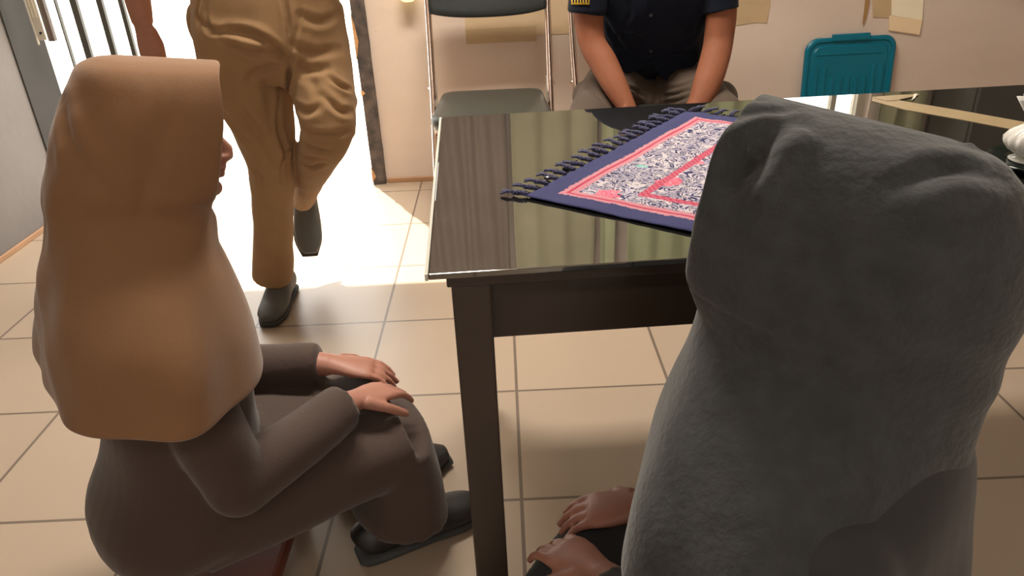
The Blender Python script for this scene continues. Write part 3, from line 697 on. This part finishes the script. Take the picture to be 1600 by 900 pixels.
def shoe(parent, ank, d, up, m=M_shoe):
    d = Vector(d).normalized(); up = Vector(up).normalized(); sd = d.cross(up); b = NB(); o = Vector(ank)
    tube(b, spline([(*(o-d*.075-up*.050), .026, .028), (*(o-d*.055-up*.040), .036, .040), (*(o+d*.02-up*.036), .040, .044), (*(o+d*.09-up*.052), .046, .030), (*(o+d*.15-up*.058), .042, .022), (*(o+d*.185-up*.062), .022, .014)], 4), ref=sd, n=22)
    tube(b, [(*(o-up*.04), .036, .042), (*(o+up*.005), .037, .043)], ref=sd, n=20)
    s = fuse('shoe', b, m, parent, .004, 3)
    b = NB(); tube(b, spline([(*(o-d*.085-up*.078), .022, .008), (*(o-d*.06-up*.078), .036, .010), (*(o+d*.05-up*.078), .040, .009), (*(o+d*.13-up*.078), .046, .009), (*(o+d*.19-up*.076), .026, .008)], 4), ref=sd, n=16, sq=3)
    k = obj('sole', b, M_sole, s, True); return s
shoe(man, (aL.x, aL.y, .089), (0, -1, 0), (0, 0, 1))
sd_ = (ankR-kR).normalized(); shoe(man, ankR+sd_*.03, (.1, -.55, -.75), (0, .8, -.35) if False else (-sd_))

# ------------------------------------------------------------ seated man in navy shirt
seat_p = Vector((CH2.location.x, CH2.location.y, 0))
SX = PY(1022, 60, 2.80).x
sm = thing('person', (SX, 2.95, 0), 'seated person in navy short sleeved shirt with hands between the knees', 'person')
b = NB()
px_tube(b, [(1026, 108, 2.92, 60, .08), (1024, 92, 2.86, 72, .095), (1022, 76, 2.83, 76, .110), (1021, 50, 2.78, 80, .115), (1021, 10, 2.72, 84, .118), (1021, -40, 2.68, 92, .118), (1021, -85, 2.66, 98, .110), (1021, -112, 2.66, 84, .09), (1021, -134, 2.67, 36, .06)], sq=2.5)
shL, shR = PY(938, -80, 2.66), PY(1106, -80, 2.66)
cuffL, cuffR = PY(916, 22, 2.63), PY(1127, 18, 2.63)
limb(b, [(*shL, .052, .06), (*PY(925, -40, 2.645), .062, .068), (*cuffL, .0645, .066)])
limb(b, [(*shR, .052, .06), (*PY(1121, -40, 2.645), .062, .068), (*cuffR, .0605, .064)])
nv = fuse('shirt', b, M_navy, sm, .006, 4)
crease(nv, [([(945, 30), (960, 60), (985, 95)], .012, .008), ([(1095, 30), (1080, 60), (1060, 70)], .012, .008), ([(950, 62), (985, 55), (1015, 75)], .010, .006), ([(1000, 100), (1040, 90), (1085, 92)], .009, .008),
            ([(1015, -20), (1014, 50), (1016, 110)], .003, .004), ([(975, -10), (985, 20), (975, 40)], .008, .005), ([(1065, -10), (1058, 25), (1080, 45)], .008, .005)])
ripple(nv, .008, 11)
# shirt front hanging below in two flaps
b = NB()
for pts in ([(955, 85), (1015, 85), (1006, 104), (990, 112), (972, 119), (962, 117)], [(1012, 85), (1090, 80), (1088, 100), (1072, 112), (1056, 124), (1046, 131), (1034, 120), (1022, 106)]):
    f = [b.verts.new(PY(x, y, 2.705)) for x, y in pts]; g_ = [b.verts.new(PY(x, y, 2.72)) for x, y in pts]
    b.faces.new(f); b.faces.new(g_[::-1])
    for i in range(len(f)): k = (i+1) % len(f); b.faces.new((f[i], g_[i], g_[k], f[k]))
obj('shirt_tail', b, M_navy, sm)
bpy.context.view_layer.update()
def on_surface(o, x, y):
    a, nrm = getco(o); inv = o.matrix_world.inverted(); bv = BVHTree.FromPolygons([Vector(v) for v in a], [p.vertices[:] for p in o.data.polygons])
    h = bv.ray_cast(inv @ Vector((0, 0, H)), inv.to_3x3() @ ray(x, y)); return (o.matrix_world @ h[0]) if h[0] is not None else None
for x, y in ((1017, 24), (1017, 80), (1017, -30)):
    c = on_surface(nv, x, y)
    if c:
        b = NB(); bmesh.ops.create_cone(b, segments=18, radius1=.0062, radius2=.0055, depth=.003, cap_ends=True, matrix=Matrix.Translation(c+Vector((0, -.001, .0005))) @ Matrix.Rotation(math.pi/2, 4, 'X')); obj('button', b, M_btn, sm)
# yellow embroidered band on the sleeve, following its curve
def wrap_patch(o, pxs, lift, m, nm, n=12):
    (x0, y0), (x1, y1) = pxs; b = NB(); rows = []
    for j in range(5):
        row = []
        for i in range(n+1):
            c = on_surface(o, x0+(x1-x0)*i/n, y0+(y1-y0)*j/4)
            if c is None: c = row[-1].co if row else Vector((0, 0, 0))
            row.append(b.verts.new(Vector(c)-Vector((0, lift, 0))))
        rows.append(row)
    for r0, r1 in zip(rows, rows[1:]):
        for i in range(n): b.faces.new((r0[i], r0[i+1], r1[i+1], r1[i]))
    q_ = obj(nm, b, m, sm, True); s = q_.modifiers.new('s', 'SOLIDIFY'); s.thickness = .0015; return q_
yp = wrap_patch(nv, ((893, -14), (921, 7)), .002, M_yel, 'sleeve_patch'); yp['label'] = 'yellow embroidered patch with navy stitching'
for k in range(6): wrap_patch(nv, ((895+k*4.3, -4), (897.2+k*4.3, 4)), .0035, M_navy, 'stitching', 2)
# trousers
b = NB()
px_tube(b, [(1022, 100, 2.98, 62, .11), (1022, 118, 2.97, 70, .12), (1022, 140, 2.96, 68, .11)])
ball(b, PY(1022, 150, 2.84), (.17, .14, .085)); ball(b, PY(1060, 140, 2.80), (.10, .10, .06)); ball(b, PY(1128, 150, 2.70), (.055, .10, .05)); ball(b, PY(915, 150, 2.72), (.05, .10, .05)); ball(b, PY(985, 146, 2.80), (.10, .10, .06))
def seg(bm, pts): tube(bm, spline(pts, 5), ref=(1, 0, 0), n=26, sq=2.2)
kl, kr = Vector((.255, 2.42, .445)), Vector((.745, 2.44, .455))
hl, hr = Vector((SX-.085, 2.93, .545)), Vector((SX+.085, 2.93, .545))
al, ar = Vector((.30, 2.42, .10)), Vector((.74, 2.44, .10))
for h_, k_, a_ in ((hl, kl, al), (hr, kr, ar)):
    seg(b, [(*h_, .125, .090), (*h_.lerp(k_, .33), .108, .090), (*h_.lerp(k_, .7), .088, .08), (*k_, .072, .072)])
    seg(b, [(*(k_+Vector((0, .02, .01))), .066, .07), (*k_.lerp(a_, .3), .070, .075), (*k_.lerp(a_, .7), .066, .072), (*a_, .064, .070)])
st = fuse('trousers', b, M_trou, sm, .006, 5)
crease(st, [([(960, 128), (990, 140), (1012, 152)], .006, .009), ([(965, 140), (990, 152), (1005, 165)], .006, .009), ([(1035, 140), (1060, 136), (1085, 126)], .007, .008), ([(1035, 150), (1060, 146), (1085, 138)], .007, .009), ([(1040, 160), (1062, 156), (1080, 150)], .006, .007),
            ([(1020, 115), (1024, 135), (1022, 165)], .008, .008), ([(1128, 118), (1140, 124), (1150, 132)], .005, .007), ([(905, 120), (925, 140), (950, 165)], .010, .006)])
ripple(st, .006, 14)
# body: head, arms with hands clasped between the knees, legs
b = NB()
tp = PY(1021, -112, 2.66); hd = tp+Vector((0, -.045, .175))
tube(b, spline([(SX, 2.93, .50, .14, .10), (SX, 2.86, .62, .14, .095), (*PY(1021, 20, 2.72), .14, .095), (*PY(1021, -70, 2.67), .15, .085), (*(tp-Vector((0, 0, .01))), .075, .065), (*(tp+Vector((0, -.01, .07))), .056, .056), (*(hd-Vector((0, -.02, .06))), .052, .055)], 4), n=26)
Mh2 = head(b, hd, R(-90), R(-8), 1.08)
eL, eR = PY(924, 62, 2.62), PY(1123, 60, 2.62)
wL, wR = PY(984, 178, 2.46), PY(1079, 176, 2.46)
limb(b, [(*shL, .046), (*PY(921, 0, 2.635), .051), (*eL, .047, .045), (*PY(943, 98, 2.575), .0475, .043), (*PY(962, 135, 2.52), .042, .038), (*PY(977, 163, 2.48), .033, .030), (*wL, .029, .024)])
limb(b, [(*shR, .046), (*PY(1126, 0, 2.635), .052), (*eR, .0505, .047), (*PY(1116, 95, 2.575), .050, .044), (*PY(1105, 130, 2.52), .0475, .040), (*PY(1092, 160, 2.48), .038, .032), (*wR, .030, .025)])
hc = Vector(((wL.x+wR.x)/2, 2.42, min(wL.z, wR.z)-.055))
hand(b, wL, (hc-wL)+Vector((0, 0, -.02)), (1, .3, .2), side=-1, curl=.55, s=.98)
hand(b, wR, (hc-wR)+Vector((0, .02, -.05)), (-1, .3, .2), side=1, curl=.55, s=.98)
for h_, k_, a_ in ((hl, kl, al), (hr, kr, ar)):
    kk = k_-Vector((0, 0, .01)); limb(b, [(*h_, .07), (*h_.lerp(kk, .5), .056), (*kk, .040)]); limb(b, [(*kk, .04), (*kk.lerp(a_, .4), .044), (*a_, .034), (*(a_-Vector((0, 0, .04))), .034)])
fuse('body', b, M_skin, sm, .0042, 3)
b = NB(); bmesh.ops.create_uvsphere(b, u_segments=28, v_segments=18, radius=1, matrix=Mh2 @ Matrix.Translation((-.022, 0, .042)) @ Matrix.Diagonal((.094, .080, .086, 1)))
obj('hair', b, M_hair, sm, True); eyes(Mh2, sm, M_eye)
for a_, dx in ((al, -.15), (ar, .15)): shoe(sm, (a_.x, a_.y, .089), (dx, -1, 0), (0, 0, 1), M_belt)

# ------------------------------------------------------------ hijab hoods
def hood(name, levels, M, m, parent, folds=(), ns=120, wob=.0, seed=0, pleat=.009):
    """levels: (z, x_back, x_front, half width, closing 0..1); one draped sheet open round the face"""
    lv = spline(levels, 6); b = NB(); rows = []
    for (z, xb, xf, w_, k) in lv:
        w_ = max(w_, .0); k = min(max(k, 0), 1); row = []; xc = xb+min(w_*1.25, (xf-xb)*.5)
        for i in range(ns+1):
            t_ = -1+2*i/ns; s = abs(t_); sg = 1 if t_ >= 0 else -1
            if s < .5: th = s/.5*math.pi/2; x = xc-(xc-xb)*math.cos(th); y = w_*math.sin(th)
            else:
                u = (s-.5)/.5; x = xc+(xf-xc)*math.sin(u*math.pi/2)**(1 if k > .5 else .999) if k > .5 else xc+(xf-xc)*u
                y = w_*((1-k)+k*math.sqrt(max(0, 1-(math.sin(u*math.pi/2) if k > .5 else u)**2)))
            d = 0
            for (fa, fz, fw, fd, ft) in folds:               # slanting folds: angle position moves with height
                q_ = t_*1.0-(fa+ft*(z-fz)); d += fd*math.exp(-(q_/fw)**2)*min(1, max(0, (levels[0][0]-z)/.10))
            d += wob*noise.noise(Vector((x*9+seed, y*9, z*4)))*min(1, max(0, (levels[0][0]-z)/.05))
            lowz = min(1, max(0, (levels[0][0]-.24-z)/.16)); d += pleat*lowz*math.sin(t_*19+2*noise.noise(Vector((t_*3, z*3, seed))))
            r_ = Vector((x-xc, y*sg, 0)); r_ = r_.normalized() if r_.length > 1e-5 else Vector((-1, 0, 0))
            row.append(b.verts.new(Vector((x, y*sg, z))+r_*d))
        rows.append(row)
    for r0, r1 in zip(rows, rows[1:]):
        for i in range(ns): b.faces.new((r0[i], r0[i+1], r1[i+1], r1[i]))
    bmesh.ops.remove_doubles(b, verts=b.verts, dist=.0003)
    bmesh.ops.transform(b, matrix=M, verts=b.verts)
    bmesh.ops.recalc_face_normals(b, faces=b.faces)
    me = bpy.data.meshes.new(name); b.to_mesh(me); b.free(); o = link(name, me, m, parent, True)
    s = o.modifiers.new('s', 'SOLIDIFY'); s.thickness = .0025; s.offset = -1
    ss = o.modifiers.new('ss', 'SUBSURF'); ss.levels = 1; ss.render_levels = 1
    return o

def woman_body(person, nk, f, mskin, mdress, headM, seat_label):
    """seated figure below a hood; nk: skull centre, f: horizontal facing direction"""
    f = Vector(f).normalized(); sd = Vector((-f.y, f.x, 0)); nk = Vector(nk)
    def at(a, l, z): return nk+f*a+sd*l+Vector((0, 0, z))
    def ring(a, z, ru, rv): return (*at(a, 0, z), ru, rv)
    b = NB()
    Mh_ = headM(b)
    tube(b, spline([ring(-.03, -.04, .048, .05), ring(-.04, -.13, .046, .048), ring(-.05, -.19, .07, .06), ring(-.06, -.26, .135, .075), ring(-.07, -.45, .12, .085), ring(-.10, -.60, .14, .11)], 4), ref=sd, n=26)
    PD = NB()
    tube(PD, spline([ring(-.05, -.155, .060, .058), ring(-.06, -.215, .150, .090), ring(-.06, -.32, .172, .112), ring(-.08, -.48, .165, .125), ring(-.10, -.60, .19, .16), ring(-.10, -.65, .17, .15)], 4), ref=sd, n=32)
    for s in (-1, 1):
        s_, e_, w_ = at(-.06, s*.135, -.245), at(-.02, s*.185, -.485), at(.20, s*.07, -.48)
        limb(b, [(*s_, .040), (*s_.lerp(e_, .5), .038), (*e_, .034)], ref=sd); limb(b, [(*e_, .034), (*e_.lerp(w_, .4), .032), (*w_, .025, .020)], ref=sd)
        hand(b, w_, f*.85-sd*s*.35-Vector((0, 0, .22)), (0, 0, -1), side=s, curl=.35, s=.9)
        wc = e_.lerp(w_, .92)
        limb(PD, [(*s_, .050), (*s_.lerp(e_, .5), .054), (*e_, .052)], ref=sd); limb(PD, [(*e_, .052), (*e_.lerp(wc, .5), .048), (*wc, .042)], ref=sd); ball(PD, s_, .052); ball(PD, e_, .052)
        h_, k_ = at(-.10, s*.08, -.60), at(.27, s*.09, -.60); a_ = k_+f*-.03; a_.z = .075
        limb(b, [(*h_, .06), (*h_.lerp(k_, .5), .048), (*k_, .040)], ref=sd); limb(b, [(*k_, .040), (*k_.lerp(a_, .4), .040), (*a_, .032)], ref=sd)
        shoe(person, (a_.x, a_.y, .089), f, (0, 0, 1), M_belt)
    pl, k = at(-.10, 0, -.60), at(.28, 0, -.595)
    tube(PD, spline([(*pl, .18, .11), (*pl.lerp(k, .5), .17, .09), (*k, .155, .075)], 4), ref=sd, n=30, sq=2.6)
    tube(PD, spline([(*(k-f*.01), .155, .07), (*(k-f*.01-Vector((0, 0, k.z*.45))), .165, .085), (*(k-f*.02-Vector((0, 0, k.z-.07))), .18, .10)], 4), ref=sd, n=30, sq=2.6)
    fuse('body', b, mskin, person, .0036, 3); eyes(Mh_, person, M_eye)
    o = fuse('dress', PD, mdress, person, .007, 5); ripple(o, .008, 8)
    lo = min(v.co.z for v in o.data.vertices if abs((v.co-pl).dot(f)+.0) < .1)
    c = pl; top = pl.z-.158
    stool(c, top, seat_label)
def stool(c, top, label):
    t = thing('stool', (c.x, c.y, 0), label, 'stool'); b = NB(); box(b, (c.x-.15, c.y-.15, top-.03), (c.x+.15, c.y+.15, top), .012); obj('seat', b, M_stool, t)
    for sx in (-1, 1):
        for sy in (-1, 1):
            b = NB(); tube(b, [(c.x+sx*.12, c.y+sy*.12, top-.03, .016), (c.x+sx*.135, c.y+sy*.135, .002, .018)], n=12, sq=3); obj('leg', b, M_stool, t, True)
# woman in brown hijab, seen from her right side, facing the table
WYD = 1.06; topc = PY(205, 88, WYD); kz = pxm(topc); k1 = kz/1.10
def bx_(x): return (x-205)*k1
def bz_(y): return -(y-88)*kz*1.02
yawb = R(27)
Mb = Matrix.Translation(topc) @ Matrix.Rotation(yawb, 4, 'Z') @ Matrix.Rotation(R(10), 4, 'Y')
wb = thing('person', (topc.x, WYD, 0), 'person in brown hijab facing right beside the table', 'person')
lv = [(bz_(88), bx_(190), bx_(347), .0, .0), (bz_(89.5), bx_(165), bx_(345), .020, .02), (bz_(94), bx_(142), bx_(342), .036, .04), (bz_(106), bx_(119), bx_(338.5), .054, .06), (bz_(130), bx_(104), bx_(339), .070, .08),
      (bz_(165), bx_(87), bx_(340), .082, .10), (bz_(210), bx_(69), bx_(335), .088, .14), (bz_(250), bx_(60), bx_(330), .089, .20), (bz_(290), bx_(51), bx_(324), .088, .30), (bz_(322), bx_(49), bx_(318), .087, .7),
      (bz_(350), bx_(52), bx_(330), .102, 1), (bz_(390), bx_(46), bx_(332), .135, 1), (bz_(430), bx_(34), bx_(350), .185, 1), (bz_(500), bx_(18), bx_(375), .235, 1), (bz_(600), bx_(2), bx_(398), .262, 1)]
hj = hood('hijab', lv, Mb, M_hij, wb, folds=[(-.22, -.13, .06, .004, -1.0), (-.35, -.18, .06, .004, -1.0), (-.5, -.2, .06, -.004, -1.2), (.2, -.1, .04, .006, 1.2), (.4, -.1, .05, -.006, 1.2)], wob=.005)
crease(hj, [([(98, 160), (105, 215), (125, 290)], .010, .007), ([(112, 210), (130, 250), (165, 300)], .012, .005), ([(190, 230), (225, 262), (250, 300)], .016, .004), ([(140, 160), (150, 210), (190, 290)], .016, .004)])
ncl = Mb @ Vector((bx_(362), 0, bz_(250)))
def hb(b):
    f = Mb.to_3x3() @ Vector((1, 0, 0)); c = ncl-f*.103*.93+Vector((0, 0, .034*.93)); return head(b, c, yawb, -R(4), .93, ears=False)
f_ = Mb.to_3x3() @ Vector((1, 0, 0)); f_.z = 0
nk = ncl-f_*.096+Vector((0, 0, .032))
woman_body(wb, nk, f_, M_skin2, M_dress, hb, 'low red brown stool under the person in brown hijab')

# person in charcoal hijab, right foreground, seen from her left side and facing away to the left
GY = .66; gt = PY(1182, 149, GY); YG = R(180-34)
Mg = Matrix.Translation(gt) @ Matrix.Rotation(YG, 4, 'Z') @ Matrix.Rotation(R(-8.5), 4, 'Y')
wg = thing('person', (gt.x+.13, GY-.1, 0), 'person in charcoal felted hijab at the right foreground', 'person')
lv = [(0.000, -.135, -.001, .0, 0), (-.0025, -.172, .0, .020, .02), (-.007, -.198, .001, .034, .04), (-.016, -.213, .002, .050, .06), (-.034, -.234, .004, .066, .08), (-.060, -.249, .006, .078, .10),
      (-.095, -.259, .008, .085, .14), (-.130, -.263, .010, .088, .22), (-.165, -.262, .010, .088, .35), (-.195, -.267, .006, .089, .7), (-.22, -.267, .002, .100, 1), (-.26, -.272, .004, .135, 1), (-.31, -.28, .012, .18, 1), (-.37, -.29, .02, .215, 1), (-.44, -.295, .02, .23, 1)]
hg = hood('hijab', lv, Mg, M_felt, wg, folds=[], wob=.006, seed=5)
crease(hg, [([(1128, 285), (1160, 245), (1195, 215), (1240, 195)], .010, .009), ([(1140, 195), (1180, 178), (1240, 172)], .006, .005), ([(1150, 290), (1180, 262), (1215, 235)], .010, .007), ([(1190, 290), (1215, 250), (1240, 215)], .012, -.006), ([(1400, 292), (1450, 270), (1505, 262), (1560, 275)], .010, .007), ([(1515, 228), (1542, 232), (1562, 246)], .004, -.004), ([(1128, 305), (1150, 268), (1185, 248)], .016, .014)])
ghc = Mg @ Vector((-.105, 0, -.105))
fg = Vector((math.cos(YG), math.sin(YG), 0))
woman_body(wg, ghc+Vector((0, 0, -.0)), fg, M_skin2, M_gdress, lambda b: head(b, ghc, YG, R(13), .90, ears=False), 'low stool under the person in charcoal hijab')
